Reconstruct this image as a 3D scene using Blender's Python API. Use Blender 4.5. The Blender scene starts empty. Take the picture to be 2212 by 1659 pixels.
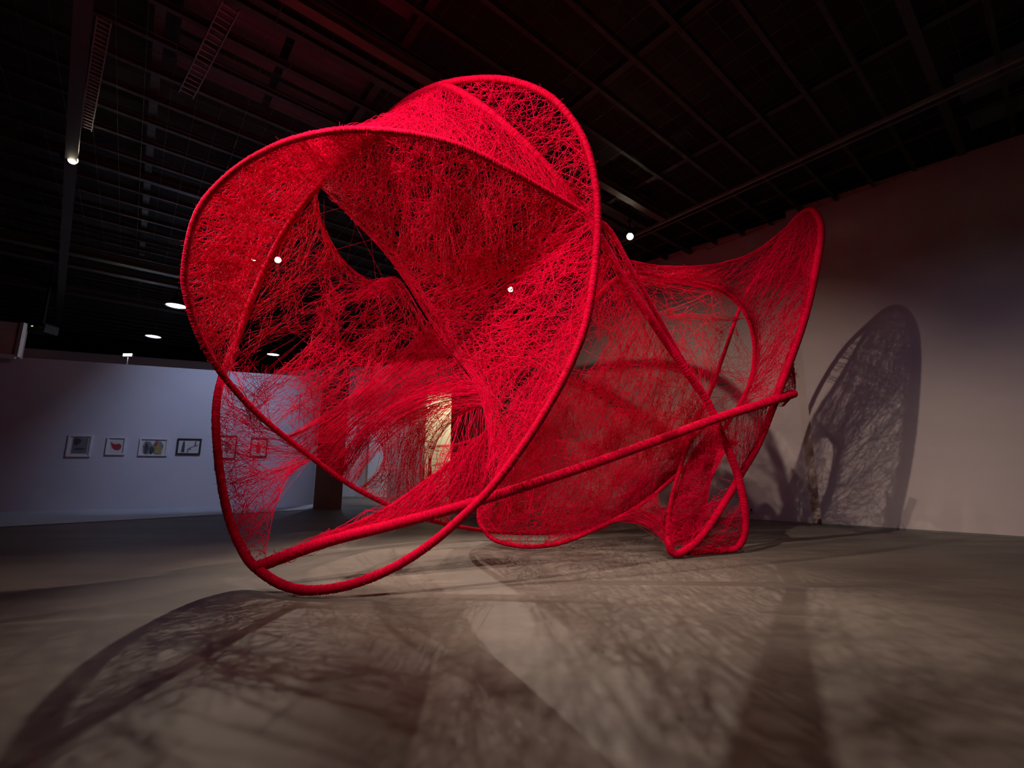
import bpy, bmesh, math, random
import numpy as np
from mathutils import Vector, Matrix

# ------------------------------------------------------------------ camera, world, exposure
random.seed(7)
rng = np.random.default_rng(11)
SC = bpy.context.scene
COL = SC.collection
FPX, CX, CY, CAMH = 1000.0, 1106.0, 829.5, 1.0
PITCH = math.atan(0.185)
cam_d = bpy.data.cameras.new('camera')
cam = bpy.data.objects.new('camera', cam_d)
COL.objects.link(cam)
cam.location = (0, 0, CAMH)
cam.rotation_euler = (math.pi / 2 + PITCH, 0, 0)
cam_d.sensor_width = 36.0
cam_d.lens = FPX / 2212 * 36.0
cam_d.clip_start = 0.05
cam_d.clip_end = 200
SC.camera = cam
SC.view_settings.view_transform = 'Standard'
SC.view_settings.look = 'None'
SC.view_settings.exposure = 0.0
SC.view_settings.gamma = 1.0
SC.view_settings.use_curve_mapping = False
CY_ = SC.cycles                       # shorter light paths: the hall is dark and matt
CY_.max_bounces = 5
CY_.diffuse_bounces = 3
CY_.glossy_bounces = 2
CY_.transmission_bounces = 2
CY_.caustics_reflective = False
CY_.caustics_refractive = False
world = bpy.data.worlds.new('world')
SC.world = world
world.use_nodes = True
world.node_tree.nodes['Background'].inputs[0].default_value = (0.75, 0.72, 0.9, 1)
world.node_tree.nodes['Background'].inputs[1].default_value = 0.006

# lamps of the room and two added fills: position, aim point, watts, colour, cone in degrees, blend (fixtures are built further down)
WARM = (1.0, 0.83, 0.67)
COOL = (0.62, 0.72, 1.0)
LAMPS = {
    'left':        ((-6.75, 6.35, 5.68), (-0.4, 4.9, 2.6), 2300, WARM, 46, 0.5),
    'back_left':   ((-5.20, 9.60, 5.58), (-0.4, 4.6, 1.4), 850, WARM, 58, 0.6),
    'back_right':  ((2.37, 8.58, 5.60), (-0.3, 4.2, 1.2), 1350, WARM, 70, 0.6),
    'back_mid':    ((-0.04, 11.36, 5.60), (0.2, 4.8, 1.4), 750, WARM, 54, 0.6),
    'front_left':  ((-1.60, 1.60, 5.98), (0.1, 4.6, 3.0), 1500, WARM, 78, 0.6),
    'front_mid':   ((-4.60, 1.60, 5.98), (-2.0, 4.3, 3.3), 1900, WARM, 46, 0.5),
    'fill_front':  ((2.60, 1.40, 5.98), (1.7, 6.2, 1.5), 620, WARM, 38, 0.8),  # added fill, brightens the rear web and the foot
    'wall_wash':   ((-5.60, 9.40, 5.55), (-8.2, 12.9, 2.2), 420, (0.50, 0.62, 1.0), 68, 0.9),
    'fill_cool':   ((4.30, -2.00, 5.70), (7.4, 7.6, 0.6), 330, (0.70, 0.66, 1.0), 46, 1.0),  # added cool fill behind the viewer, tints the tall wall
}

c_, s_ = math.cos(PITCH), math.sin(PITCH)


def ray(px, py):
    x, y = px - CX, CY - py
    return np.array([x, FPX * c_ - y * s_, FPX * s_ + y * c_])


def at(px, py, Y):                      # a point of the place seen at (px, py), Y metres ahead of the camera
    d = ray(px, py)
    return np.array([0, 0, CAMH]) + d * (Y / d[1])


def fl(px, py, z=0.0):                  # the same on the level z
    d = ray(px, py)
    return np.array([0, 0, CAMH]) + d * ((z - CAMH) / d[2])


UA = np.array([0.773, 0.635, 0.0]); UA /= np.linalg.norm(UA)      # building axes
VA = np.array([-UA[1], UA[0], 0.0])


def uv(u, v, z):
    return UA * u + VA * v + np.array([0, 0, z])


# ------------------------------------------------------------------ helpers
def mat(name, color, rough=0.6, metal=0.0, emit=None, estr=0.0, noise=None, bump=0.0, bscale=60.0, spec=0.4):
    m = bpy.data.materials.new(name)
    m.use_nodes = True
    nt = m.node_tree
    b = nt.nodes['Principled BSDF']
    b.inputs['Base Color'].default_value = (*color, 1)
    b.inputs['Roughness'].default_value = rough
    b.inputs['Metallic'].default_value = metal
    b.inputs['Specular IOR Level'].default_value = spec
    if emit:
        b.inputs['Emission Color'].default_value = (*emit, 1)
        b.inputs['Emission Strength'].default_value = estr
    tc = nt.nodes.new('ShaderNodeTexCoord')
    if noise:
        col2, scale, stretch = noise
        mp = nt.nodes.new('ShaderNodeMapping')
        mp.inputs['Scale'].default_value = stretch
        nz = nt.nodes.new('ShaderNodeTexNoise')
        nz.inputs['Scale'].default_value = scale
        nz.inputs['Detail'].default_value = 6
        nz.inputs['Roughness'].default_value = 0.62
        rmp = nt.nodes.new('ShaderNodeValToRGB')
        rmp.color_ramp.elements[0].position = 0.34
        rmp.color_ramp.elements[1].position = 0.68
        rmp.color_ramp.elements[0].color = (*col2, 1)
        rmp.color_ramp.elements[1].color = (*color, 1)
        nt.links.new(tc.outputs['Object'], mp.inputs['Vector'])
        nt.links.new(mp.outputs['Vector'], nz.inputs['Vector'])
        nt.links.new(nz.outputs['Fac'], rmp.inputs['Fac'])
        nt.links.new(rmp.outputs['Color'], b.inputs['Base Color'])
    if bump:
        n2 = nt.nodes.new('ShaderNodeTexNoise')
        n2.inputs['Scale'].default_value = bscale
        n2.inputs['Detail'].default_value = 4
        bp = nt.nodes.new('ShaderNodeBump')
        bp.inputs['Strength'].default_value = bump
        bp.inputs['Distance'].default_value = 0.01
        nt.links.new(tc.outputs['Object'], n2.inputs['Vector'])
        nt.links.new(n2.outputs['Fac'], bp.inputs['Height'])
        nt.links.new(bp.outputs['Normal'], b.inputs['Normal'])
    return m


def yarn_mat(name, c1, c2, thin=0.0):
    m = bpy.data.materials.new(name)
    m.use_nodes = True
    nt = m.node_tree
    b = nt.nodes['Principled BSDF']
    b.inputs['Roughness'].default_value = 0.75
    b.inputs['Specular IOR Level'].default_value = 0.03
    tc = nt.nodes.new('ShaderNodeTexCoord')
    nz = nt.nodes.new('ShaderNodeTexNoise')
    nz.inputs['Scale'].default_value = 38
    nz.inputs['Detail'].default_value = 3
    rmp = nt.nodes.new('ShaderNodeValToRGB')
    rmp.color_ramp.elements[0].position = 0.3
    rmp.color_ramp.elements[1].position = 0.7
    rmp.color_ramp.elements[0].color = (*c2, 1)
    rmp.color_ramp.elements[1].color = (*c1, 1)
    nt.links.new(tc.outputs['Object'], nz.inputs['Vector'])
    nt.links.new(nz.outputs['Fac'], rmp.inputs['Fac'])
    nt.links.new(rmp.outputs['Color'], b.inputs['Base Color'])
    if thin:                                     # loose fibres let light through
        tl = nt.nodes.new('ShaderNodeBsdfTranslucent')
        mx = nt.nodes.new('ShaderNodeMixShader')
        mx.inputs[0].default_value = thin
        nt.links.new(rmp.outputs['Color'], tl.inputs['Color'])
        nt.links.new(b.outputs[0], mx.inputs[1])
        nt.links.new(tl.outputs[0], mx.inputs[2])
        nt.links.new(mx.outputs[0], nt.nodes['Material Output'].inputs['Surface'])
    return m


M = {
    'yarn': yarn_mat('red_yarn', (0.86, 0.0016, 0.062), (0.64, 0.0009, 0.040), 0.3),
    'wrap': yarn_mat('red_wound_yarn', (0.78, 0.0014, 0.050), (0.52, 0.0008, 0.030)),
    'core': mat('red_tube_core', (0.50, 0.0008, 0.030), 0.8, noise=((0.38, 0.0006, 0.022), 40, (1, 1, 1)), spec=0.03),
    'floor': mat('polished_concrete', (0.150, 0.123, 0.108), 0.55, noise=((0.098, 0.080, 0.071), 0.9, (0.5, 1.7, 1)), bump=0.06, bscale=14, spec=0.18),
    'strip': mat('lit_floor_tone', (0.50, 0.52, 0.56), 0.5, noise=((0.44, 0.46, 0.50), 1.2, (1, 1, 1))),  # pale tone holds the light falling on the floor
    'wall': mat('white_wall_paint', (0.41, 0.335, 0.33), 0.75, noise=((0.375, 0.305, 0.30), 0.7, (0.5, 0.5, 2.0)), bump=0.04, bscale=25),
    'wall_l': mat('white_partition_paint', (0.60, 0.60, 0.63), 0.75, noise=((0.57, 0.57, 0.60), 0.8, (1, 1, 1)), bump=0.03, bscale=25),
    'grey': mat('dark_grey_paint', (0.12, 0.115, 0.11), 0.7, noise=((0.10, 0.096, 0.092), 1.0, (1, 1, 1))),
    'brown': mat('brown_pillar_paint', (0.20, 0.12, 0.09), 0.7, noise=((0.17, 0.10, 0.08), 1.0, (1, 1, 1))),
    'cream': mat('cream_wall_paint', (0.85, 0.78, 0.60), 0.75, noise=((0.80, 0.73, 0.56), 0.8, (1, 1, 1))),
    'roof': mat('black_roof_deck', (0.020, 0.017, 0.016), 0.8, noise=((0.012, 0.010, 0.010), 1.3, (1, 1, 1))),
    'panel': mat('slate_ceiling_panel', (0.09, 0.115, 0.14), 0.7, noise=((0.065, 0.082, 0.10), 2.0, (1, 1, 1))),
    'steel': mat('black_steel_beam', (0.035, 0.031, 0.030), 0.55, noise=((0.022, 0.019, 0.018), 3.0, (1, 1, 1))),
    'rust': mat('brown_steel_beam', (0.080, 0.050, 0.036), 0.55, noise=((0.05, 0.03, 0.022), 3.0, (1, 1, 1))),
    'track': mat('grey_lighting_track', (0.20, 0.19, 0.18), 0.4, metal=0.3, noise=((0.15, 0.145, 0.14), 6.0, (1, 1, 1))),
    'wire': mat('galvanised_wire', (0.11, 0.098, 0.088), 0.4, metal=0.4, noise=((0.04, 0.036, 0.032), 9.0, (1, 1, 1))),
    'black': mat('black_lamp_metal', (0.006, 0.006, 0.007), 0.6, noise=((0.004, 0.004, 0.005), 9.0, (1, 1, 1))),
    'glow': mat('lamp_lens_warm', (1, 0.95, 0.85), 0.4, emit=(1.0, 0.88, 0.66), estr=60),
    'glowc': mat('pendant_diffuser_cool', (1, 1, 1), 0.4, emit=(0.80, 0.92, 1.0), estr=3.2),
    'led': mat('green_indicator', (0.2, 0.6, 0.1), 0.4, emit=(0.45, 0.9, 0.25), estr=1.2),
    'white': mat('white_frame_paint', (0.70, 0.69, 0.68), 0.5, noise=((0.66, 0.65, 0.64), 9, (1, 1, 1))),
    'ebony': mat('dark_frame_wood', (0.035, 0.028, 0.026), 0.5, noise=((0.025, 0.02, 0.018), 12, (1, 8, 1))),
    'paper': mat('drawing_paper', (0.62, 0.60, 0.56), 0.8, noise=((0.58, 0.56, 0.52), 14, (1, 1, 1))),
    'greypaper': mat('grey_print', (0.20, 0.205, 0.21), 0.8, noise=((0.16, 0.165, 0.17), 8, (1, 1, 1))),
    'ink': mat('black_ink', (0.03, 0.03, 0.034), 0.8, noise=((0.10, 0.10, 0.105), 30, (1, 1, 1))),
    'softink': mat('soft_charcoal', (0.28, 0.28, 0.29), 0.8, noise=((0.14, 0.14, 0.15), 26, (1, 1, 1))),
    'redink': mat('red_ink', (0.50, 0.05, 0.06), 0.8, noise=((0.36, 0.03, 0.04), 30, (1, 1, 1))),
    'ochre': mat('ochre_ink', (0.42, 0.36, 0.10), 0.8, noise=((0.28, 0.24, 0.07), 30, (1, 1, 1))),
    'plastic': mat('grey_plastic', (0.34, 0.32, 0.34), 0.5, noise=((0.30, 0.28, 0.30), 20, (1, 1, 1))),
}


for k_ in ('glow', 'glowc', 'led'):
    M[k_].cycles.emission_sampling = 'NONE'      # the lamps' own light objects light the hall


def link(name, me, m=None, parent=None):
    o = bpy.data.objects.new(name, me)
    COL.objects.link(o)
    if m is not None and me is not None:
        me.materials.append(m)
    if parent is not None:
        o.parent = parent
    return o


def empty(name, loc=(0, 0, 0)):
    o = bpy.data.objects.new(name, None)
    o.empty_display_size = 0.1
    o.location = loc
    COL.objects.link(o)
    return o


def tag(o, label=None, cat=None, group=None, kind=None):
    if label: o['label'] = label
    if cat: o['category'] = cat
    if group: o['group'] = group
    if kind: o['kind'] = kind
    return o


def mesh_from(name, verts, faces):
    me = bpy.data.meshes.new(name)
    me.from_pydata([tuple(map(float, v)) for v in verts], [], faces)
    me.update()
    return me


def box_mesh(name, sx, sy, sz, bevel=0.0):          # centred box
    bm = bmesh.new()
    bmesh.ops.create_cube(bm, size=1.0)
    for v in bm.verts:
        v.co.x *= sx; v.co.y *= sy; v.co.z *= sz
    if bevel:
        bmesh.ops.bevel(bm, geom=bm.edges[:], offset=bevel, segments=2, affect='EDGES')
    me = bpy.data.meshes.new(name)
    bm.to_mesh(me); bm.free()
    return me


def prism(name, ring, z0, z1):                       # upright prism over a floor polygon
    n = len(ring)
    vs = [(p[0], p[1], z0) for p in ring] + [(p[0], p[1], z1) for p in ring]
    fs = [tuple(range(n))[::-1], tuple(range(n, 2 * n))]
    fs += [(i, (i + 1) % n, (i + 1) % n + n, i + n) for i in range(n)]
    me = mesh_from(name, vs, fs)
    bm = bmesh.new(); bm.from_mesh(me)
    bmesh.ops.recalc_face_normals(bm, faces=bm.faces[:])
    bm.to_mesh(me); bm.free()
    return me


def wall_ring(a, b, t, side):                        # footprint of a wall from a to b, thickened to one side
    a, b = np.array(a[:2], float), np.array(b[:2], float)
    d = (b - a) / np.linalg.norm(b - a)
    n = np.array([-d[1], d[0]]) * side * t
    return [a, b, b + n, a + n]


def lathe_mesh(name, prof, seg=24, axis='Z'):        # profile of (radius, height)
    vs, fs = [], []
    n = len(prof)
    for k in range(seg):
        a = 2 * math.pi * k / seg
        for r, h in prof:
            vs.append((r * math.cos(a), r * math.sin(a), h))
    for k in range(seg):
        k2 = (k + 1) % seg
        for i in range(n - 1):
            fs.append((k * n + i, k2 * n + i, k2 * n + i + 1, k * n + i + 1))
    me = mesh_from(name, vs, fs)
    for p in me.polygons: p.use_smooth = True
    return me


def bar_mesh(name, a, b, w, h):                      # straight bar with a rectangular section, a to b, h along z
    a, b = Vector(a), Vector(b)
    d = (b - a).normalized()
    s = d.cross(Vector((0, 0, 1)))
    s = s.normalized() if s.length > 1e-4 else Vector((1, 0, 0))
    t = s.cross(d)
    vs = []
    for p in (a, b):
        for x, y in ((-1, -1), (1, -1), (1, 1), (-1, 1)):
            vs.append(p + s * (x * w / 2) + t * (y * h / 2))
    fs = [(3, 2, 1, 0), (4, 5, 6, 7)] + [(i, (i + 1) % 4, (i + 1) % 4 + 4, i + 4) for i in range(4)]
    return mesh_from(name, vs, fs)


def ibeam_mesh(name, a, b, w, h, t):                 # rolled section: two flanges and a web
    a, b = Vector(a), Vector(b)
    d = (b - a).normalized()
    s = d.cross(Vector((0, 0, 1))).normalized()
    up = s.cross(d)
    prof = [(-w/2, -h/2), (w/2, -h/2), (w/2, -h/2 + t), (t/2, -h/2 + t), (t/2, h/2 - t), (w/2, h/2 - t),
            (w/2, h/2), (-w/2, h/2), (-w/2, h/2 - t), (-t/2, h/2 - t), (-t/2, -h/2 + t), (-w/2, -h/2 + t)]
    n = len(prof)
    vs = [p + s * x + up * y for p in (a, b) for x, y in prof]
    fs = [(i, (i + 1) % n, (i + 1) % n + n, i + n) for i in range(n)]
    return mesh_from(name, vs, fs)


def big_mesh(name, verts, quads):
    me = bpy.data.meshes.new(name)
    me.vertices.add(len(verts))
    me.vertices.foreach_set('co', verts.astype(np.float32).ravel())
    me.loops.add(quads.size)
    me.loops.foreach_set('vertex_index', quads.astype(np.int32).ravel())
    me.polygons.add(len(quads))
    me.polygons.foreach_set('loop_start', (np.arange(len(quads)) * 4).astype(np.int32))
    me.update(calc_edges=True)
    me.validate()
    return me


def strands(name, groups):
    """groups: list of (P[N,K,3], radius) -> one mesh of three-sided strands."""
    V, Q, base = [], [], 0
    for P, r in groups:
        N, K, _ = P.shape
        if N == 0:
            continue
        t = np.empty_like(P)
        t[:, 1:-1] = P[:, 2:] - P[:, :-2]
        t[:, 0] = P[:, 1] - P[:, 0]
        t[:, -1] = P[:, -1] - P[:, -2]
        t /= np.linalg.norm(t, axis=2, keepdims=True) + 1e-9
        ref = rng.normal(size=(N, 1, 3))
        a = np.cross(t, ref)
        a /= np.linalg.norm(a, axis=2, keepdims=True) + 1e-9
        b = np.cross(t, a)
        rr = r * rng.uniform(0.75, 1.25, size=(N, 1, 1))
        ring = [P + rr * (math.cos(q) * a + math.sin(q) * b) for q in (0, 2.0944, 4.18879)]
        v = np.stack(ring, axis=2).reshape(-1, 3)
        n_i = np.arange(N)[:, None, None]
        k_i = np.arange(K - 1)[None, :, None]
        j = np.arange(3)[None, None, :]
        p00 = base + (n_i * K + k_i) * 3 + j
        p01 = base + (n_i * K + k_i) * 3 + (j + 1) % 3
        q = np.stack([p00, p01, p01 + 3, p00 + 3], axis=-1).reshape(-1, 4)
        V.append(v); Q.append(q); base += len(v)
    return big_mesh(name, np.concatenate(V), np.concatenate(Q))


def catmull(P, n_per, closed=False):
    P = np.asarray(P, float)
    n = len(P)
    out = []
    segs = n if closed else n - 1
    for i in range(segs):
        if closed:
            p0, p1, p2, p3 = P[(i - 1) % n], P[i], P[(i + 1) % n], P[(i + 2) % n]
        else:
            p1, p2 = P[i], P[i + 1]
            p0 = P[i - 1] if i else 2 * p1 - p2
            p3 = P[i + 2] if i + 2 < n else 2 * p2 - p1
        for k in range(n_per):
            t = k / n_per
            out.append(0.5 * ((2 * p1) + (-p0 + p2) * t + (2 * p0 - 5 * p1 + 4 * p2 - p3) * t * t + (-p0 + 3 * p1 - 3 * p2 + p3) * t ** 3))
    if not closed:
        out.append(P[-1])
    return np.array(out)


# ------------------------------------------------------------------ the setting
fx0, fx1, fy0, fy1 = -26, 16, -8, 32
floor = link('floor', mesh_from('floor', [(fx0, fy0, 0), (fx1, fy0, 0), (fx1, fy1, 0), (fx0, fy1, 0)], [(0, 1, 2, 3)]), M['floor'])
tag(floor, 'polished grey concrete gallery floor', 'floor', kind='structure')

H = 6.05
# right wall: a front panel standing proud of a recessed rear stretch
rf_far, rf_near = fl(1776, 1134), fl(2212, 1163)
dW = (rf_near - rf_far) / np.linalg.norm(rf_near - rf_far)
rf_end = rf_far + dW * 14
o = link('wall_right', prism('wall_right', wall_ring(rf_far, rf_end, 0.6, 1), 0.03, H + 0.25), M['wall'])
tag(o, 'tall off white gallery wall panel standing proud beside the recessed stretch', 'wall', kind='structure')
rr_near = rf_far - dW * 0.02 + np.array([-dW[1], dW[0], 0]) * 0.28
corner = rr_near - dW * 6.6
o = link('wall_right_rear', prism('wall_right_rear', wall_ring(corner, rr_near + dW * 0.5, 0.4, 1), 0.0, H + 0.25), M['wall'])
tag(o, 'recessed off white stretch of gallery wall with an outlet', 'wall', kind='structure')
nW = np.array([dW[1], -dW[0], 0])                    # towards the room
o = link('baseboard_right', prism('baseboard_right', wall_ring(corner + nW * 0.0, rr_near, 0.025, -1), 0.0, 0.085), M['wall'])
tag(o, 'low off white baseboard along the recessed wall', 'baseboard', kind='structure')
o = link('shadow_strip_right', prism('shadow_strip_right', wall_ring(rf_far, rf_end, 0.04, 1), 0.0, 0.03), M['grey'])  # shade under the panel, drawn as a dark grey strip
tag(o, 'dark strip coloured as the shadow gap under the wall panel', 'baseboard', kind='structure')

# left partition with the pictures
pa, pb = fl(0, 1107), fl(676, 1090)
dL = (pb - pa) / np.linalg.norm(pb - pa)
pa2 = pa - dL * 9
o = link('wall_left', prism('wall_left', wall_ring(pa2, pb, 0.3, 1), 0.0, 3.77), M['wall_l'])
tag(o, 'long white partition wall hung with small framed drawings', 'wall', kind='structure')
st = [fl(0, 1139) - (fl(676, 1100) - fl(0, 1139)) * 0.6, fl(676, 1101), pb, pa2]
o = link('lit_floor_strip', prism('lit_floor_strip', st, 0.0, 0.012), M['strip'])  # lit floor before the partition, put into a pale slab
tag(o, 'pale strip coloured as lit floor in front of the partition', 'floor strip', kind='structure')
# higher wall behind the partition
wa, wb = at(30, 750, 15.0), at(500, 800, 17.5)
o = link('wall_rear', prism('wall_rear', wall_ring(wa + (wa - wb) * 0.5, wb, 0.3, 1), 0.0, float(wa[2])), M['wall'])
tag(o, 'grey upper wall showing above the white partition', 'wall', kind='structure')
# hanging bulkhead, upper left
ha, hb = at(-160, 690, 10.2), at(52, 694, 10.9)
z0, z1 = at(0, 765, 10.6)[2], at(0, 690, 10.6)[2]
o = link('wall_bulkhead', prism('wall_bulkhead', wall_ring(ha, hb, 0.25, 1), z0, z1), M['wall'])
tag(o, 'boxed bulkhead panel hanging under the ceiling', 'bulkhead', kind='structure')
for nm, me in (('edge_trim', bar_mesh('edge_trim', (hb[0] + .03, hb[1] - .02, z0), (hb[0] + .03, hb[1] - .02, z1), 0.09, 0.09)),
               ('edge_trim', bar_mesh('edge_trim', (ha[0], ha[1] - .03, z0), (hb[0], hb[1] - .03, z0), 0.09, 0.09))):
    link(nm, me, M['white'], o)
# brown pillar, opening, rooms beyond
p0, p1 = fl(676, 1100), fl(737, 1101)
ring = [p0, p1, p1 + np.array([-0.5, 1.0, 0]), p0 + np.array([-0.3, 1.0, 0])]
o = link('wall_pillar', prism('wall_pillar', ring, 0, 3.9), M['brown'])
tag(o, 'brown painted pillar at the end of the partition', 'pillar', kind='structure')
op = fl(970, 1096)
o = link('wall_back', prism('wall_back', [op, corner + np.array([0.1, 0.0, 0]), corner + np.array([0.3, 0.5, 0]), op + np.array([0.1, 0.5, 0])], 0, H + .25), M['grey'])
tag(o, 'dark grey back wall beside the opening', 'wall', kind='structure')
q0, q1 = fl(700, 1072), fl(838, 1074)
o = link('wall_far_room', prism('wall_far_room', wall_ring(q0 + (q0 - q1) * 1.0, q1, 0.3, 1), 0, 5.0), M['wall_l'])
tag(o, 'bluish white wall of the room beyond the opening', 'wall', kind='structure')
jx = fl(785, 1073)
o = link('trim_2', prism('trim_2', [jx + np.array([-.1, -.25, 0]), jx + np.array([.1, -.25, 0]), jx + np.array([.1, -.05, 0]), jx + np.array([-.1, -.05, 0])], 0, 5.0), M['wall'])
tag(o, 'narrow wall pier in the room beyond the opening', 'pier', kind='structure')
r0, r1, r2 = fl(835, 1074), fl(914, 1082), fl(990, 1082)
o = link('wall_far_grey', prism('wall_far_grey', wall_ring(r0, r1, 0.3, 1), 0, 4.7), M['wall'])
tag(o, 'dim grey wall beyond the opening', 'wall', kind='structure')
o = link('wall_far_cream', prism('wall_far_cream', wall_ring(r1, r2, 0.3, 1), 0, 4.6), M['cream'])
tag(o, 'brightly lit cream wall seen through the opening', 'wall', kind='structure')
# shell that closes the hall out of view
for nm, a, b in (('wall_front', (fx0, fy0), (fx1, fy0)), ('wall_west', (fx0, fy1), (fx0, fy0)), ('wall_far_end', (fx1, fy1), (fx0, fy1))):
    o = link(nm, prism(nm, wall_ring(a, b, 0.3, -1), 0, 8.0), M['grey'])
    tag(o, {'wall_front': 'dark end wall behind the viewer', 'wall_west': 'dark outer side wall of the hall', 'wall_far_end': 'dark outer end wall of the hall'}[nm], 'wall', kind='structure')

# ceiling: deck, purlins, cross beams, panels, wire netting
ZC = 6.1
ceil = link('ceiling', mesh_from('ceiling', [(fx0, fy0, 6.75), (fx0, fy1, 6.75), (fx1, fy1, 6.75), (fx1, fy0, 6.75)], [(0, 1, 2, 3)]), M['roof'])
tag(ceil, 'black roof deck with exposed beams and wire netting', 'ceiling', kind='structure')
UMAX = 10.15
ROT_U = math.atan2(UA[1], UA[0])
big_p = ibeam_mesh('purlin', (-19, 0, 0), (UMAX, 0, 0), 0.11, 0.20, 0.018)
small_p = ibeam_mesh('purlin', (-19, 0, 0), (UMAX, 0, 0), 0.06, 0.10, 0.012)
cross_p = ibeam_mesh('cross_beam', (-8, 0, 0), (26, 0, 0), 0.10, 0.16, 0.016)
for me in (big_p, small_p, cross_p):
    me.materials.append(M['steel'])
v = -4.2
k = 0
while v < 24:
    p = link('purlin', big_p if k % 8 == 0 else small_p, None, ceil)
    p.location = uv(0, v, ZC + (.14 if k % 8 == 0 else .12))
    p.rotation_euler = (0, 0, ROT_U)
    v += 0.595; k += 1
for i, u in enumerate((-7.4, -5.0, -2.6, -0.3, 2.1, 4.5, 6.85, 9.2)):
    p = link('cross_beam', cross_p, None, ceil)
    p.location = uv(u, 0, ZC + .22)
    p.rotation_euler = (0, 0, ROT_U + math.pi / 2)
# heavier painted beams
link('girder', ibeam_mesh('girder', uv(-6, 4.75, ZC - .05), uv(7.9, 4.75, ZC - .05), 0.13, 0.14, 0.02), M['rust'], ceil)
link('girder', ibeam_mesh('girder', uv(-6, 5.15, ZC + .12), uv(4, 5.15, ZC + .12), 0.10, 0.14, 0.02), M['steel'], ceil)
a, b = fl(181, 0, 5.75), fl(127, 700, 5.6)
link('girder', ibeam_mesh('girder', a - (b - a) * .3, b, 0.14, 0.16, 0.022), M['steel'], ceil)
for y0 in (512, 540, 605):
    q = fl(0, y0, 5.7)
    vv = float(q @ VA)
    link('girder', ibeam_mesh('girder', uv(-18, vv, 5.75), uv(1.5, vv, 5.75), 0.18, 0.20, 0.03), M['steel'], ceil)
# slate panels laid in the bays
pn = 0
for (u0, u1, v0, v1) in ((-.1, .95, 3.6, 4.5), (1.05, 2.05, 3.6, 4.5), (-.1, .95, 5.3, 6.4), (1.05, 2.1, 5.3, 6.4), (-.1, .95, 6.5, 7.1), (1.05, 2.1, 6.5, 7.1),
                         (1.0, 2.2, 9.3, 10.4), (1.0, 2.2, 10.5, 11.6), (7.2, 8.3, 5.9, 6.8), (6.95, 8.3, 5.0, 5.8), (8.3, 10.0, -1.0, .4)):
    c = uv((u0 + u1) / 2, (v0 + v1) / 2, ZC + .33)
    p = link('ceiling_panel', box_mesh('ceiling_panel', u1 - u0, v1 - v0, 0.02), M['panel'], ceil)
    p.location = c
    p.rotation_euler = (0, 0, math.atan2(UA[1], UA[0]))
# netting under the purlins
gs = []
us = np.arange(-12, UMAX, 0.29)
vs_ = np.arange(-3.5, 20, 0.29)
L1 = np.array([[uv(u, w, ZC + .03 + .012 * math.sin(w * 1.3 + u)) for w in np.linspace(-3.5, 20, 42)] for u in us])
L2 = np.array([[uv(u, w, ZC + .036 + .012 * math.sin(w * 1.3 + u)) for u in np.linspace(-12, UMAX, 40)] for w in vs_])
net = link('wire_netting', strands('wire_netting', [(L1, 0.0035), (L2, 0.0035)]), M['wire'], ceil)
tag(net, kind='stuff')
# conduit and lighting tracks
tr = link('lighting_track', bar_mesh('lighting_track', uv(7.95, -6, ZC - .10), uv(7.95, 9.5, ZC - .10), 0.05, 0.05), M['track'])
tag(tr, 'long grey lighting track running along under the beams by the tall wall', 'track')
tr2 = link('conduit', bar_mesh('conduit', uv(8.25, -6, ZC - .02), uv(8.25, 9.0, ZC - .02), 0.025, 0.025), M['track'])
tag(tr2, 'thin conduit pipe beside the long lighting track', 'pipe')


def cable_ladder(a, b, w, n, label):
    a, b = np.array(a), np.array(b)
    t = empty('cable_ladder', tuple(a))
    tag(t, label, 'cable ladder')
    d = b - a
    s = np.cross(d / np.linalg.norm(d), [0, 0, 1]) * w / 2
    for q in (-1, 1):
        link('rail', bar_mesh('rail', s * q, d + s * q, 0.012, 0.04), M['track'], t)
    rung = bar_mesh('rung', -s, s, 0.02, 0.02)
    rung.materials.append(M['track'])
    for i in range(n):
        r = link('rung', rung, None, t)
        r.location = tuple(d * (i + .5) / n)
    return t


cable_ladder(fl(500, 10, 6.02), fl(402, 205, 6.02), 0.16, 18, 'narrow cable ladder with thin rungs near the slate ceiling panels')
cable_ladder(fl(226, 40, 5.98), fl(186, 278, 5.98), 0.12, 30, 'narrow cable ladder with close rungs beside the steep girder')

# ------------------------------------------------------------------ lamps
def aim(o, target):
    d = Vector(target) - o.location
    o.rotation_euler = d.to_track_quat('-Z', 'Y').to_euler()


body_me = lathe_mesh('housing', [(0.001, .20), (.055, .195), (.062, .17), (.066, .02), (.075, .0), (.075, -.035), (.068, -.035), (.064, -.004)], 24)
lens_me = lathe_mesh('lens', [(0.001, -.085), (.030, -.078), (.050, -.060), (.060, -.036), (.063, -.006)], 24)
fin_me = lathe_mesh('cooling_fin', [(.060, -.004), (.073, -.004), (.073, .004), (.060, .004)], 24)
yoke_me = bar_mesh('yoke', (0, 0, 0), (0, 0, .26), 0.03, 0.012)
clamp_me = box_mesh('clamp', .09, .05, .05, .006)
for me, m in ((body_me, 'black'), (lens_me, 'glow'), (fin_me, 'black'), (yoke_me, 'black'), (clamp_me, 'black')):
    me.materials.append(M[m])


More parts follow.
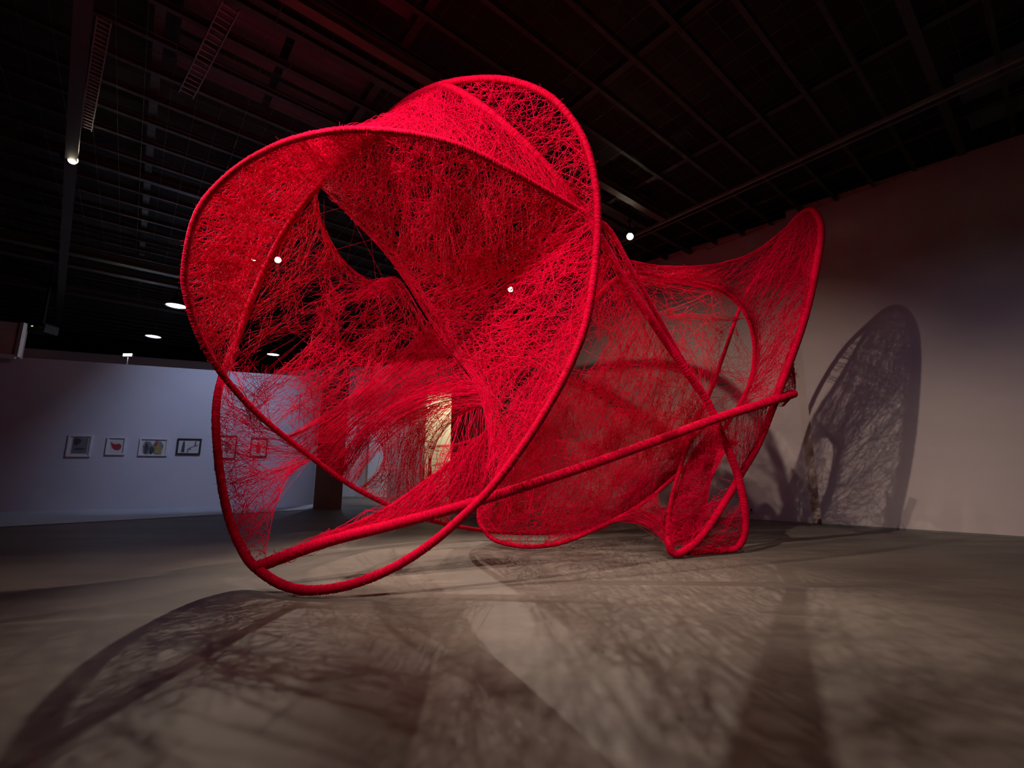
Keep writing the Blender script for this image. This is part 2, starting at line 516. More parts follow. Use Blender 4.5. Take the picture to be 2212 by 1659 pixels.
def spotlight(key, label):
    pos, tgt, watts, col, cone, blend = LAMPS[key]
    t = empty('spotlight', pos)
    tag(t, label, 'spotlight', 'gallery spotlights')
    h = link('housing', body_me, None, t)
    d = Vector(tgt) - Vector(pos)
    rot = d.to_track_quat('-Z', 'Y').to_euler()
    h.rotation_euler = rot
    link('lens', lens_me, None, h)
    for q in (.06, .10, .14):
        f = link('cooling_fin', fin_me, None, h); f.location = (0, 0, q)
    y = link('yoke', yoke_me, None, t); y.location = (0, 0, .05)
    c = link('clamp', clamp_me, None, t); c.location = (0, 0, .32)
    link('stem', bar_mesh('stem', (0, 0, .33), (0, 0, 6.70 - pos[2]), .025, .025), M['black'], t)
    ld = bpy.data.lights.new('spot_beam', 'SPOT')
    ld.energy = watts; ld.color = col
    ld.spot_size = math.radians(cone); ld.spot_blend = blend
    ld.shadow_soft_size = 0.03
    lo = bpy.data.objects.new('spot_beam', ld)
    COL.objects.link(lo)
    lo.parent = t
    lo.location = d.normalized() * 0.125
    lo.rotation_euler = rot
    return t


spotlight('left', 'glaring warm spotlight hanging below the steep girder before the dark purlins')
spotlight('back_left', 'glaring warm spotlight seen through the open side of the red hoop')
spotlight('back_right', 'glaring warm spotlight between the red hoops and the tall wall')
spotlight('back_mid', 'warm spotlight glowing through the dense red web')
spotlight('front_left', 'spotlight above the viewer aimed at the inner red sheet')
spotlight('front_mid', 'spotlight above the viewer aimed at the crescent of the red hoop')
spotlight('fill_front', 'added fill spotlight above the viewer aimed at the foot of the sculpture')
spotlight('wall_wash', 'cool spotlight washing the partition with the drawings')
spotlight('fill_cool', 'added cool fill spotlight aimed across the hall at the tall wall')

# far work light over the partition: a small row of lamps
dfl = ray(277, 767)
nfl = np.array([dL[1], -dL[0], 0])
pos = np.array([0, 0, CAMH]) + dfl * (nfl @ (pa - nfl * .12 - np.array([0, 0, CAMH])) / (nfl @ dfl))
t = empty('flood_lamp', tuple(pos))
t.scale = (.66, .66, .66)
tag(t, 'small rectangular warm flood lamp standing on top of the partition', 'flood lamp')
link('case', box_mesh('case', .38, .07, .13, .01), M['black'], t)
for i in range(4):
    c = link('lens', box_mesh('lens', .08, .02, .10, .004), M['glow'], t)
    c.location = (-.135 + .09 * i, -.04, 0)
bk = link('bracket', bar_mesh('bracket', (0, .02, -.06), (0, .02, (3.765 - float(pos[2])) / .66), .03, .03), M['black'], t)
ld = bpy.data.lights.new('flood_beam', 'SPOT'); ld.energy = 40; ld.color = WARM; ld.spot_size = 2.4; ld.spot_blend = .6
lo = bpy.data.objects.new('flood_beam', ld); COL.objects.link(lo); lo.parent = t; lo.location = (0, -.1, 0); lo.rotation_euler = (math.radians(60), 0, 0)

# bowl pendants
shade_me = lathe_mesh('shade', [(.03, .46), (.09, .44), (.12, .36), (.22, .22), (.36, .08), (.42, 0), (.41, -.02), (.40, 0), (.34, .07), (.2, .2), (.10, .33)], 36)
shade_me.materials.append(M['black'])
disc_me = lathe_mesh('diffuser', [(.001, -.03), (.2, -.022), (.37, .012)], 36)
disc_me.materials.append(M['glowc'])
gear_me = lathe_mesh('gear_box', [(.001, .70), (.07, .69), (.08, .66), (.08, .48), (.05, .45)], 20)
gear_me.materials.append(M['black'])
cord_me = bar_mesh('rod', (0, 0, .68), (0, 0, 4.0), .025, .025)
cord_me.materials.append(M['black'])


def pendant(px, py, z, label, s=1.0):
    p = fl(px, py, z)
    t = empty('pendant_lamp', tuple(p))
    tag(t, label, 'pendant lamp', 'bowl pendant lamps beyond the partition')
    t.scale = (s, s, s)
    for nm, me in (('shade', shade_me), ('diffuser', disc_me), ('gear_box', gear_me), ('rod', cord_me)):
        link(nm, me, None, t)
    ld = bpy.data.lights.new('pendant_glow', 'POINT'); ld.energy = 16; ld.color = COOL; ld.shadow_soft_size = .3
    lo = bpy.data.objects.new('pendant_glow', ld); COL.objects.link(lo); lo.parent = t; lo.location = (0, 0, -.4)
    return t


pendant(381, 661, 4.6, 'cool white bowl pendant lamp next to the red hoop edge', .52)
pendant(331, 727, 4.6, 'cool white bowl pendant lamp above the partition near the flood lamp', .46)
pendant(590, 766, 4.6, 'cool white bowl pendant lamp seen through the lower red web', .46)

# room lamps beyond the opening
def ceiling_lamp(name, label, loc, watts, col, cone, arm):
    t = empty(name, loc)
    tag(t, label, 'wall lamp')
    link('can', lathe_mesh('can', [(.001, .14), (.07, .13), (.075, 0), (.066, -.01), (.062, .02)], 20), M['black'], t)
    link('lens', lathe_mesh('lens', [(.001, .10), (.060, .10)], 20), M['glow'], t)
    link('arm', bar_mesh('arm', (0, 0, .12), (0, arm, .12), .03, .03), M['black'], t)
    ld = bpy.data.lights.new(name, 'SPOT'); ld.energy = watts; ld.color = col; ld.spot_size = math.radians(cone); ld.spot_blend = .7; ld.shadow_soft_size = .08
    lo = bpy.data.objects.new('can_beam', ld); COL.objects.link(lo); lo.parent = t; lo.location = (0, 0, -.03)
    return t, lo


mid = (q0 + q1) / 2
ceiling_lamp('can_lamp', 'can lamp on an arm lighting the bluish wall beyond the opening', (mid[0], mid[1] - 2.0, 4.6), 260, (.6, .74, 1.0), 120, 2.05)
mid = (r1 + r2) / 2
_, lo = ceiling_lamp('can_lamp', 'can lamp on an arm lighting the cream wall beyond the opening', (mid[0], mid[1] - 1.5, 4.2), 420, (1, .86, .62), 90, 1.55)
lo.rotation_euler = (math.radians(28), 0, 0)

# projector with green indicator in the upper left
pp = at(90, 712, 11.3)
t = empty('projector', tuple(pp))
tag(t, 'black projector with a green indicator hanging beside the bulkhead', 'projector')
link('case', box_mesh('case', .52, .40, .22, .02), M['black'], t)
l_ = link('indicator', box_mesh('indicator', .04, .01, .022), M['led'], t); l_.location = (-.04, -.205, .03)
q_ = link('lens_barrel', lathe_mesh('lens_barrel', [(.001, .06), (.06, .06), (.07, 0)], 20), M['black'], t); q_.location = (.14, -.2, 0); q_.rotation_euler = (math.radians(90), 0, 0)
link('mount', bar_mesh('mount', (0, 0, .1), (0, 0, 6.70 - float(pp[2])), .05, .05), M['black'], t)

# outlet on the recessed wall
on = fl(1640, 1116)
tt = (on - corner) @ dW
oc = corner + dW * tt + nW * 0.012
t = empty('wall_outlet', (float(oc[0]), float(oc[1]), .17))
t.rotation_euler = (0, 0, math.atan2(dW[1], dW[0]))
tag(t, 'grey wall outlet low on the recessed wall', 'outlet')
link('plate', box_mesh('plate', .13, .022, .12, .006), M['plastic'], t)
for x in (-.03, .03):
    s2 = link('socket', box_mesh('socket', .032, .012, .06, .003), M['black'], t); s2.location = (x, -.010, .005)

# ------------------------------------------------------------------ framed drawings on the partition
nL = np.array([dL[1], -dL[0], 0])


def wallpt(px, py):
    d = ray(px, py)
    tt = nL @ (pa - np.array([0, 0, CAMH])) / (nL @ d)
    p = np.array([0, 0, CAMH]) + d * tt
    return float((p - pa) @ dL), float(p[2])


def poly_mesh(name, pts, y):
    n = len(pts)
    vs = [(x, y, z) for x, z in pts] + [(x, y + .002, z) for x, z in pts]
    fs = [tuple(range(n)), tuple(range(2 * n - 1, n - 1, -1))] + [(i, i + n, (i + 1) % n + n, (i + 1) % n) for i in range(n)]
    return mesh_from(name, vs, fs)


def ell(cx, cz, rx, rz, n=22, wob=0.0, rot=0.0):
    pts = []
    for i in range(n):
        a = 2 * math.pi * i / n
        r = 1 + wob * math.sin(3 * a + 1) + wob * .7 * math.sin(7 * a)
        x, z = rx * r * math.cos(a), rz * r * math.sin(a)
        pts.append((cx + x * math.cos(rot) - z * math.sin(rot), cz + x * math.sin(rot) + z * math.cos(rot)))
    return pts


def picture(x0, x1, y0, y1, fm, bw, label, marks, matw=.0):
    xm, ym = (x0 + x1) / 2, (y0 + y1) / 2
    s0, s1 = wallpt(x0, ym)[0], wallpt(x1, ym)[0]
    za, zb = wallpt(xm, y1)[1], wallpt(xm, y0)[1]
    w, h = s1 - s0, zb - za
    c = pa + dL * ((s0 + s1) / 2)
    t = empty('framed_drawing', (float(c[0]), float(c[1]), za))
    t.rotation_euler = (0, 0, math.atan2(dL[1], dL[0]))
    tag(t, label, 'framed drawing', 'framed drawings on the partition')
    D = .05
    for nm, sx, sz, cx, cz in (('frame_side', bw, h, -w/2 + bw/2, h/2), ('frame_side', bw, h, w/2 - bw/2, h/2),
                               ('frame_rail', w - 2*bw, bw, 0, bw/2), ('frame_rail', w - 2*bw, bw, 0, h - bw/2)):
        f = link(nm, box_mesh(nm, sx, D, sz, .004), M[fm], t); f.location = (cx, -D/2 - .002, cz)
    p = link('sheet', box_mesh('sheet', w - 2*bw, .01, h - 2*bw), M['paper'], t); p.location = (0, -.014, h/2)
    for i, (nm, mk, pts) in enumerate(marks):
        m2 = link(nm, poly_mesh(nm, [(a * w, (b - .5) * h) for a, b in pts], -.009 - .0025 * (i + 1)), M[mk], p)
    return t


picture(146, 199.5, 939.5, 987, 'white', .045, 'white framed print of a dark scribbled cluster on a grey sheet',
        [('printed_sheet', 'greypaper', [(-.30, .16), (.32, .16), (.32, .86), (-.30, .86)]),
         ('scribble', 'ink', ell(-.13, .70, .15, .17, 26, .18)), ('stroke', 'ink', ell(.02, .36, .24, .04, 20, .1, .03))])
picture(230.5, 272.5, 944, 983, 'white', .04, 'white framed drawing of a red boat shape',
        [('boat_shape', 'redink', [(-.30, .74), (-.16, .62), (.02, .60), (.20, .62), (.28, .52), (.26, .36), (.14, .27), (-.05, .30), (-.20, .42), (-.26, .58)]),
         ('figure', 'ink', [(.08, .42), (.12, .42), (.13, .66), (.10, .66)])])
picture(301.5, 363.5, 947, 985, 'white', .035, 'wide framed drawing of dark and ochre hooded shapes',
        [('halo', 'softink', ell(-.22, .46, .17, .38, 28, .06)), ('halo', 'softink', ell(.14, .48, .18, .40, 28, .06)),
         ('hooded_shape', 'ink', ell(-.25, .42, .07, .30, 24, .1)), ('hooded_shape', 'ink', ell(-.06, .32, .08, .22, 24, .1)),
         ('hooded_shape', 'ochre', [(.06, .12), (.30, .12), (.29, .36), (.22, .62), (.17, .82), (.10, .62), (.06, .36)]), ('patch', 'redink', ell(.08, .66, .04, .10, 16, .1))])
picture(382.5, 434.5, 947.5, 982, 'ebony', .035, 'dark framed drawing of a standing figure and a stair',
        [('standing_figure', 'ink', [(-.30, .14), (-.17, .14), (-.17, .5), (-.19, .78), (-.22, .86), (-.26, .78), (-.29, .5)]),
         ('stair', 'softink', [(-.06, .12), (.0, .12), (.0, .3), (.1, .3), (.1, .44), (.24, .5), (.36, .56), (.36, .62), (.2, .62), (.2, .54), (.06, .46), (-.06, .36)]),
         ('post', 'ink', [(.24, .60), (.28, .60), (.28, .84), (.24, .84)])])
picture(473, 511, 941, 991, 'ebony', .03, 'dark framed drawing behind the red fin beside the tube',
        [('blot', 'softink', ell(0, .5, .2, .24, 24, .15))])
picture(541, 577.5, 946, 987, 'ebony', .03, 'dark framed drawing of a red figure behind the red fin',
        [('red_figure', 'redink', ell(-.03, .46, .13, .27, 24, .14)), ('blot', 'ink', ell(-.05, .70, .05, .08, 18, .1))])

# ------------------------------------------------------------------ the thread sculpture
sculpt = empty('thread_sculpture', (0, 0, 0))
tag(sculpt, 'giant red sculpture of wound hoops spanned with red thread on the concrete floor', 'sculpture')

TUBES = {
 'A': (False, 0.030, [(1480,790,5.55),(1410,665,5.22),(1360,575,5.0),(1318,500,4.85),(1280,472,4.7),(1200,425,4.4),(1100,368,4.1),(1000,318,3.9),(900,291,3.8),(790,280,3.75),(700,286,3.75),
        (600,314,3.8),(500,374,3.85),(427,460,3.95),(399,580,4.1),(406,650,4.2),(433,730,4.35),(481,810,4.55),(560,897,4.85),(650,970,5.25),(740,1037,5.7),(830,1087,6.2),(932,1125,6.8),
        (1052,1147,7.0),(1150,1152,6.95),(1222,1148,7.0),(1276,1138,7.2),(1340,1110,7.4),(1400,1068,7.6),(1446,1031,7.7),(1474,993,7.7),(1485,940,7.6),(1510,890,7.5)]),
 'G': (True, 0.036, [(680,1275,3.92),(620,1267,3.98),(570,1240,4.15),(530,1200,4.35),(495,1120,4.5),(475,1020,4.65),(466,900,4.8),(479,815,4.95),(510,740,5.15),(555,620,5.35),(620,490,5.4),
        (700,388,5.25),(790,297,5.0),(870,224,4.8),(950,184,4.6),(1050,170,4.45),(1130,182,4.38),(1200,219,4.35),(1259,297,4.35),(1285,390,4.35),(1291,480,4.3),(1285,580,4.25),(1265,700,4.2),
        (1226,800,4.17),(1177,890,4.15),(1118,980,4.12),(1060,1055,4.1),(1000,1115,4.07),(930,1175,4.03),(850,1226,3.98),(760,1262,3.92)]),
 'H': (False, 0.044, [(950,186,4.58),(985,196,4.56),(1050,238,4.54),(1130,307,4.58),(1200,382,4.66),(1255,445,4.82),(1300,520,4.9),(1348,603,5.05),(1418,708,5.25),(1478,796,5.45),(1528,868,5.65),
        (1555,930,5.75),(1588,1010,5.85),(1606,1080,5.9),(1609,1140,5.92),(1598,1175,5.9),(1570,1190,5.85),(1530,1193,5.75),(1485,1194,5.62)]),
 'E': (False, 0.050, [(552,1226,4.2),(700,1172,4.4),(850,1133,4.6),(1000,1092,4.8),(1200,1029,5.1),(1350,977,5.3),(1545,905,5.55),(1600,887,5.62),(1670,865,5.74),(1716,850,5.85)]),
 'F': (True, 0.041, [(1465,1196,5.55),(1500,1174,5.65),(1530,1138,5.75),(1565,1085,5.88),(1600,1025,5.97),(1638,960,5.9),(1666,890,5.82),(1698,805,5.75),(1738,690,5.7),(1763,580,5.68),(1774,500,5.7),
        (1762,460,5.75),(1740,456,5.85),(1705,488,6.0),(1660,560,6.3),(1605,650,6.5),(1566,758,6.65),(1539,835,6.7),(1500,925,6.7),(1470,1010,6.5),(1450,1080,6.2),(1442,1150,5.85),(1449,1188,5.6)]),
 'C': (True, 0.026, [(1372,588,5.15),(1450,604,5.5),(1520,614,5.75),(1578,640,5.95),(1615,686,6.1),(1630,750,6.3),(1622,820,6.45),(1596,875,6.6),(1560,930,6.7),(1515,977,6.7),(1415,1067,6.6),(1350,1111,6.4),
        (1280,1146,6.25),(1210,1173,6.15),(1140,1181,6.12),(1080,1171,6.25),(1050,1150,6.4),(1034,1105,6.5),(1060,980,6.6),(1130,850,6.5),(1230,720,6.0),(1310,620,5.4)]),
}
TLABEL = {'A': 'wide front hoop of the red sculpture', 'G': 'tall crossing hoop touching the floor', 'H': 'long dark tube running down to the foot',
          'E': 'thick slanting bar across the sculpture', 'F': 'narrow upright loop with the pointed ear', 'C': 'inner rear hoop'}
NP = 16
CURVE = {}
for key, (closed, r, pts) in TUBES.items():
    P = catmull([at(*p) for p in pts], NP, closed)
    P[:, 2] = np.maximum(P[:, 2], r + 0.008)
    CURVE[key] = P


def frames(P, closed):
    t = np.gradient(P, axis=0)
    if closed:
        t[0] = P[1] - P[-1]; t[-1] = P[0] - P[-2]
    t /= np.linalg.norm(t, axis=1, keepdims=True)
    n = np.zeros_like(P)
    a = np.cross(t[0], [0.3, 0.2, 1.0]); a /= np.linalg.norm(a)
    for i in range(len(P)):
        a = a - t[i] * (a @ t[i]); a /= np.linalg.norm(a)
        n[i] = a
    return t, n, np.cross(t, n)


RSCALE = {'F': lambda q: np.interp(q, [0, 11, 13.5, 20, 22, 23], [1, 1, .6, .6, 1, 1]), 'H': lambda q: np.interp(q, [0, 2, 15, 18.5], [1, 1.05, 1, .6]),
          'A': lambda q: np.interp(q, [0, 18, 23, 32], [1, 1, .85, .9])}


def tube(key):
    closed, r, _ = TUBES[key]
    P = CURVE[key]
    t, n, b = frames(P, closed)
    S = 12
    ang = np.arange(S) * 2 * math.pi / S
    lump = (1 + 0.012 * rng.normal(size=len(P))) * RSCALE.get(key, lambda q: 1.0)(np.arange(len(P)) / NP)
    V = P[:, None, :] + (r * lump)[:, None, None] * (np.cos(ang)[None, :, None] * n[:, None, :] + np.sin(ang)[None, :, None] * b[:, None, :])
    N = len(P)
    rows = N if closed else N - 1
    i = np.arange(rows)[:, None]; j = np.arange(S)[None, :]
    i2 = (i + 1) % N; j2 = (j + 1) % S
    Q = np.stack([i * S + j, i * S + j2, i2 * S + j2, i2 * S + j], -1).reshape(-1, 4)
    me = big_mesh('hoop', V.reshape(-1, 3), Q)
    for p in me.polygons: p.use_smooth = True
    o = link('bar' if key == 'E' else 'hoop', me, M['core'], sculpt)
    o['label'] = TLABEL[key]
    # yarn wound round the tube, one strand per turn, a little askew, plus loose ends
    seg = np.linalg.norm(np.diff(P, axis=0), axis=1)
    s = np.concatenate([[0], np.cumsum(seg)])
    L = s[-1]
    nt_ = int(L / 0.0045)
    K = 11
    s0 = rng.uniform(0, L, nt_)
    span = rng.uniform(3.5, 7.0, nt_)
    a0 = rng.uniform(0, 6.28, nt_)
    adv = np.where(rng.uniform(size=nt_) < .85, rng.normal(0, 0.010, nt_), rng.normal(0, .06, nt_))
    f = np.linspace(0, 1, K)
    ss = np.clip(s0[:, None] + adv[:, None] * f[None, :], 0, L - 1e-4)
    aa = a0[:, None] + span[:, None] * f[None, :]
    idx = ss.ravel()
    def itp(X): return np.stack([np.interp(idx, s, X[:, q]) for q in range(3)], -1).reshape(nt_, K, 3)
    rr = r * (RSCALE.get(key, lambda q: 1.0 + 0 * q)(np.interp(s0, s, np.arange(len(P)) / NP)))[:, None, None] * 1.02 + rng.uniform(-.001, .0028, (nt_, 1, 1))
    W = itp(P) + rr * (np.cos(aa)[..., None] * itp(n) + np.sin(aa)[..., None] * itp(b))
    nf = int(L * 30)
    sf = rng.uniform(0, L, nf); af = rng.uniform(0, 6.28, nf)
    def it1(X, q): return np.stack([np.interp(q, s, X[:, z]) for z in range(3)], -1)
    base = it1(P, sf) + r * (np.cos(af)[:, None] * it1(n, sf) + np.sin(af)[:, None] * it1(b, sf))
    out = np.cos(af)[:, None] * it1(n, sf) + np.sin(af)[:, None] * it1(b, sf) + rng.normal(0, .9, (nf, 3))
    ln = rng.uniform(.008, .026, (nf, 1))
    Fz = np.stack([base, base + out * ln * .6, base + out * ln + np.array([0, 0, -.3]) * ln], 1)
    wm = strands('winding', [(W, 0.0019), (Fz, 0.0013)])
    w = link('winding', wm, M['wrap'], o)
    tag(w, kind='stuff')


for key in TUBES:
    tube(key)


def E_(*parts):
    """An edge: pieces of tubes ('A', i0, i1) and free points (px, py, Y), as a resampled 3D polyline."""
    pts = []
    for p in parts:
        if isinstance(p[0], str):
            key, i0, i1 = p
            P = CURVE[key]
            n = max(3, int(abs(i1 - i0) * 6) + 1)
            ii = np.linspace(i0, i1, n) * NP
            if TUBES[key][0]:
                Pc = np.concatenate([P, P[:1]])
                ii = ii % len(P)
            else:
                Pc = P
            x = np.arange(len(Pc))
            pts += [np.array([np.interp(q, x, Pc[:, k]) for k in range(3)]) for q in ii]
        else:
            pts.append(at(*p))
    pts = np.array(pts)
    if len(pts) < 12:
        pts = catmull(pts, 8)
    seg = np.linalg.norm(np.diff(pts, axis=0), axis=1)
    s = np.concatenate([[0], np.cumsum(seg)])
    q = np.linspace(0, s[-1], 129)
    return np.stack([np.interp(q, s, pts[:, k]) for k in range(3)], -1)


KD = rng.normal(size=(6, 3)); KD /= np.linalg.norm(KD, axis=1, keepdims=True)
KF = rng.uniform(9, 26, 6); KP = rng.uniform(0, 6.28, 6)


def wob(P):
    return sum(np.sin((P @ KD[i]) * KF[i] + KP[i]) for i in range(6)) / 2.4


RT = 0.0020
COVK = 0.60
N_THREADS = 0


def web(e1, e2, mid=None, cov=1.0, k=0.12, sig=0.10, rim0=0, rim1=0, side0=0, side1=0, hub=0.25, voids=(), thick=0.03, prim=0.5, gap=0.5, r=RT, cluster=0.5):
    global N_THREADS
    mids = None if mid is None else E_(*mid)
    cen = 0.5 * (e1.mean(0) + e2.mean(0))
    g = np.arange(129) / 128.0

    def ev(X, u):
        return np.stack([np.interp(u, g, X[:, q]) for q in range(3)], -1)

    def S(u, v):
        u = np.clip(u, 0, 1); v = np.clip(v, 0, 1)
        a, b = ev(e1, u), ev(e2, u)
        v = v[..., None]
        if mids is not None:
            m = ev(mids, u)
            c = 2 * m - 0.5 * (a + b)
            return (1 - v) ** 2 * a + 2 * v * (1 - v) * c + v ** 2 * b
        lin = a * (1 - v) + b * v
        return lin + k * 4 * v * (1 - v) * (cen - lin)

    # size of the patch
    uu, vv = np.meshgrid(np.linspace(0, 1, 25), np.linspace(0, 1, 25), indexing='ij')
    G = S(uu.ravel(), vv.ravel()).reshape(25, 25, 3)
    du, dv = np.diff(G, axis=0)[:, :-1], np.diff(G, axis=1)[:-1]
    area = np.linalg.norm(np.cross(du, dv), axis=2)
    A = area.sum()
    prob = (area / A).ravel()
    Lu = np.linalg.norm(np.diff(G, axis=0), axis=2).sum(0).mean()
    Lv = np.linalg.norm(np.diff(G, axis=1), axis=2).sum(1).mean()
    gap = min(1.0, gap + .2)
    total = cov * COVK * A / (2 * r)
    V0 = [(at(x, y, Y), rad) for x, y, Y, rad in voids]

    def keep(P, amount):
        mp = P[:, P.shape[1] // 2]
        q = rng.uniform(size=len(P)) < np.clip(1 - amount * (0.55 - 0.9 * wob(mp)), 0.05, 1)
        for c, rad in V0:
            d = np.linalg.norm(P - c, axis=2).min(1)
            q &= ~((d < rad) & (rng.uniform(size=len(P)) < 0.9))
        return P[q]

    out = []
    # long threads from edge to edge
    n = int(total * prim / Lv)
    if n > 0:
        nc = max(3, n // 9)
        cl = rng.uniform(0, 1, nc)
        u0 = np.where(rng.uniform(size=n) < cluster, cl[rng.integers(0, nc, n)] + rng.normal(0, .008, n), rng.uniform(0, 1, n))
        u1 = np.where(rng.uniform(size=n) < .5, u0 + rng.normal(0, sig, n), u0 + rng.normal(0, sig * 2.2, n))
        u0 = np.clip(u0, 0, 1); u1 = np.where(u1 < 0, -u1 * .4, u1); u1 = np.where(u1 > 1, 1 - (u1 - 1) * .4, u1)
        K = 13
        f = np.linspace(0, 1, K)
        P = S((u0[:, None] * (1 - f) + u1[:, None] * f), np.broadcast_to(f, (n, K)))
        j = rng.normal(0, thick, (n, 1, 3)) * np.sin(np.pi * f)[None, :, None]
        P = P + j + rng.normal(0, .006, P.shape) * np.sin(np.pi * f)[None, :, None]
        out.append((keep(P, gap * .5), r))
    # shorter ties between the threads
    rest = total * (1 - prim)
    lens = 0.30
    m = int(rest * (1 - hub) / lens)
    def rnd_uv(q):
        c = rng.choice(len(prob), q, p=prob)
        return (c // 24 + rng.uniform(size=q)) / 24, (c % 24 + rng.uniform(size=q)) / 24
    if m > 0:
        u, v = rnd_uv(m)
        th = rng.uniform(0, 6.283, m); ll = rng.gamma(3.0, lens / 3.0, m)
        u2, v2 = np.clip(u + np.cos(th) * ll / Lu, 0, 1), np.clip(v + np.sin(th) * ll / Lv, 0, 1)
        ed = lambda p, q: (np.sqrt(np.clip(4 * q * (1 - q), 0, 1)) * np.clip(8 * np.minimum(p, 1 - p), .25, 1) * .95 + .05)[:, None]
        a, b = S(u, v) + rng.normal(0, thick, (m, 3)) * ed(u, v), S(u2, v2) + rng.normal(0, thick, (m, 3)) * ed(u2, v2)
        mm = (a + b) / 2 + rng.normal(0, .004, (m, 3))
        out.append((keep(np.stack([a, mm, b], 1), gap), r))
    # knots with threads radiating from them
    hh = int(rest * hub / (0.24 * 11))
    if hh > 0:
        u, v = rnd_uv(hh)
        c = S(u, v) + rng.normal(0, thick * 1.2, (hh, 3))
        q = 11
        th = rng.uniform(0, 6.283, (hh, q)); ll = rng.uniform(.08, .42, (hh, q))
        u2 = np.clip(u[:, None] + np.cos(th) * ll / Lu, 0, 1); v2 = np.clip(v[:, None] + np.sin(th) * ll / Lv, 0, 1)
        b = S(u2.ravel(), v2.ravel()) + rng.normal(0, thick * .6, (hh * q, 3))
        a = np.repeat(c, q, 0) + rng.normal(0, .004, (hh * q, 3))
        out.append((keep(np.stack([a, (a + b) / 2, b], 1), gap * .6), r))
    # threads gathered along free rims
    K = 9
    f = np.linspace(0, 1, K)
    for cnt, v_at in ((rim0, 0.0), (rim1, 1.0)):
        if cnt:
            a0 = rng.uniform(-.1, .95, cnt); sp = rng.uniform(.12, .5, cnt)
            u = np.clip(a0[:, None] + sp[:, None] * f, 0, 1)
            off = np.abs(rng.normal(0, .045, (cnt, 1))) * np.ones((1, K)) + rng.uniform(0, .12, (cnt, 1)) * (2 * f - 1)[None] ** 4
            out.append((S(u, off if v_at == 0 else 1 - off) + rng.normal(0, .008, (cnt, 1, 3)), r))
    for cnt, u_at in ((side0, 0.0), (side1, 1.0)):
        if cnt:
            off = np.abs(rng.normal(0, .02, (cnt, 1))) + rng.uniform(0, .05, (cnt, 1)) * (2 * f - 1)[None] ** 2
            v = np.broadcast_to(f, (cnt, K))
            out.append((S(off if u_at == 0 else 1 - off, v) + rng.normal(0, .008, (cnt, 1, 3)), r))
    for P, _ in out:
        P[..., 2] = np.maximum(P[..., 2], 0.006)
        N_THREADS += len(P)
    o = link('thread_web', strands('thread_web', out), M['yarn'], sculpt)
    tag(o, kind='stuff')


# crescent between the front hoop and the tall hoop
web(E_(('A', 17.2, 8.6)), E_(('G', 7.8, 12.6)), cov=2.9, k=.05, sig=.07, gap=.35, side1=30, prim=.45)
# upper sheets
web(E_(('A', 10.2, 4.2)), E_(('G', 11.9, 14), ('H', 0.2, 5.3)), cov=2.0, k=.04, sig=.10, gap=.35)
web(E_(('H', 0.8, 5.6)), E_(('G', 14.4, 20)), cov=1.5, k=.04, sig=.09, gap=.55)
# dark inner ceiling of the hoop
web(E_(('G', 11, 14), ('H', .3, 5)), E_((690, 402, 5.3), (780, 495, 5.6), (870, 560, 5.75), (980, 600, 5.6), (1100, 600, 5.3), (1230, 540, 4.9)), cov=.9, k=.05, sig=.09, gap=.6)
# large inner sheet, from the hoops to the ridge beside the eye
RIDGE = ((690, 398, 5.3), (750, 462, 5.45), (820, 535, 5.7), (868, 598, 5.9), (915, 675, 5.85), (975, 760, 5.6), (1028, 830, 5.3), (1052, 900, 5.1), (1060, 980, 4.8), (1045, 1050, 4.6))
web(E_(('A', 10.6, 4), ('G', 20, 26)), E_(*RIDGE), cov=1.7, prim=.35, k=.06, sig=.09, rim1=90, gap=.5)
web(E_(('G', 19.5, 25.8)), E_((900, 560, 5.7), (940, 690, 5.8), (1000, 770, 5.6), (1050, 870, 5.2), (1055, 1000, 4.9)), cov=.8, k=.08, sig=.12, gap=.5)
# the net below the eye
EYE = ((684, 415, 5.35), (692, 465, 5.6), (720, 528, 6.1), (762, 582, 6.2), (810, 606, 6.25), (860, 601, 6.0), (912, 677, 5.87), (972, 762, 5.62))
web(E_(*EYE), E_(('G', 10.2, 7.5), ('A', 17.8, 20)), cov=1.5, prim=.28, k=.05, sig=.14, rim0=100, gap=.8, hub=.45, voids=((615, 765, 5.3, .26), (830, 690, 5.9, .12), (640, 610, 5.9, .12)))
web(E_((700, 690, 6.2), (780, 720, 6.2), (860, 700, 6.1), (930, 730, 5.9), (990, 800, 5.6)), E_(('A', 17.6, 20.1)), cov=.9, prim=.3, k=.06, sig=.16, gap=.7, hub=.4)
# bands sweeping from the front hoop to the ridge
web(E_(('A', 18.6, 20.1)), E_((930, 690, 5.85), (985, 775, 5.6), (1040, 850, 5.25)), mid=((790, 830, 5.5), (830, 870, 5.5), (850, 905, 5.5)), cov=2.0, sig=.12, prim=.8, gap=.3)
web(E_(('A', 19.2, 20.3)), E_((1030, 820, 5.3), (1058, 862, 5.2), (1062, 880, 5.15)), mid=((850, 862, 5.6), (875, 885, 5.6), (895, 905, 5.6)), cov=1.7, sig=.12, prim=.85, gap=.2, thick=.05)
web(E_((930, 690, 5.85), (1000, 770, 5.6), (1050, 880, 5.2)), E_((830, 900, 5.7), (860, 915, 5.7), (900, 905, 5.6)), cov=.7, k=.1, sig=.15, gap=.4)
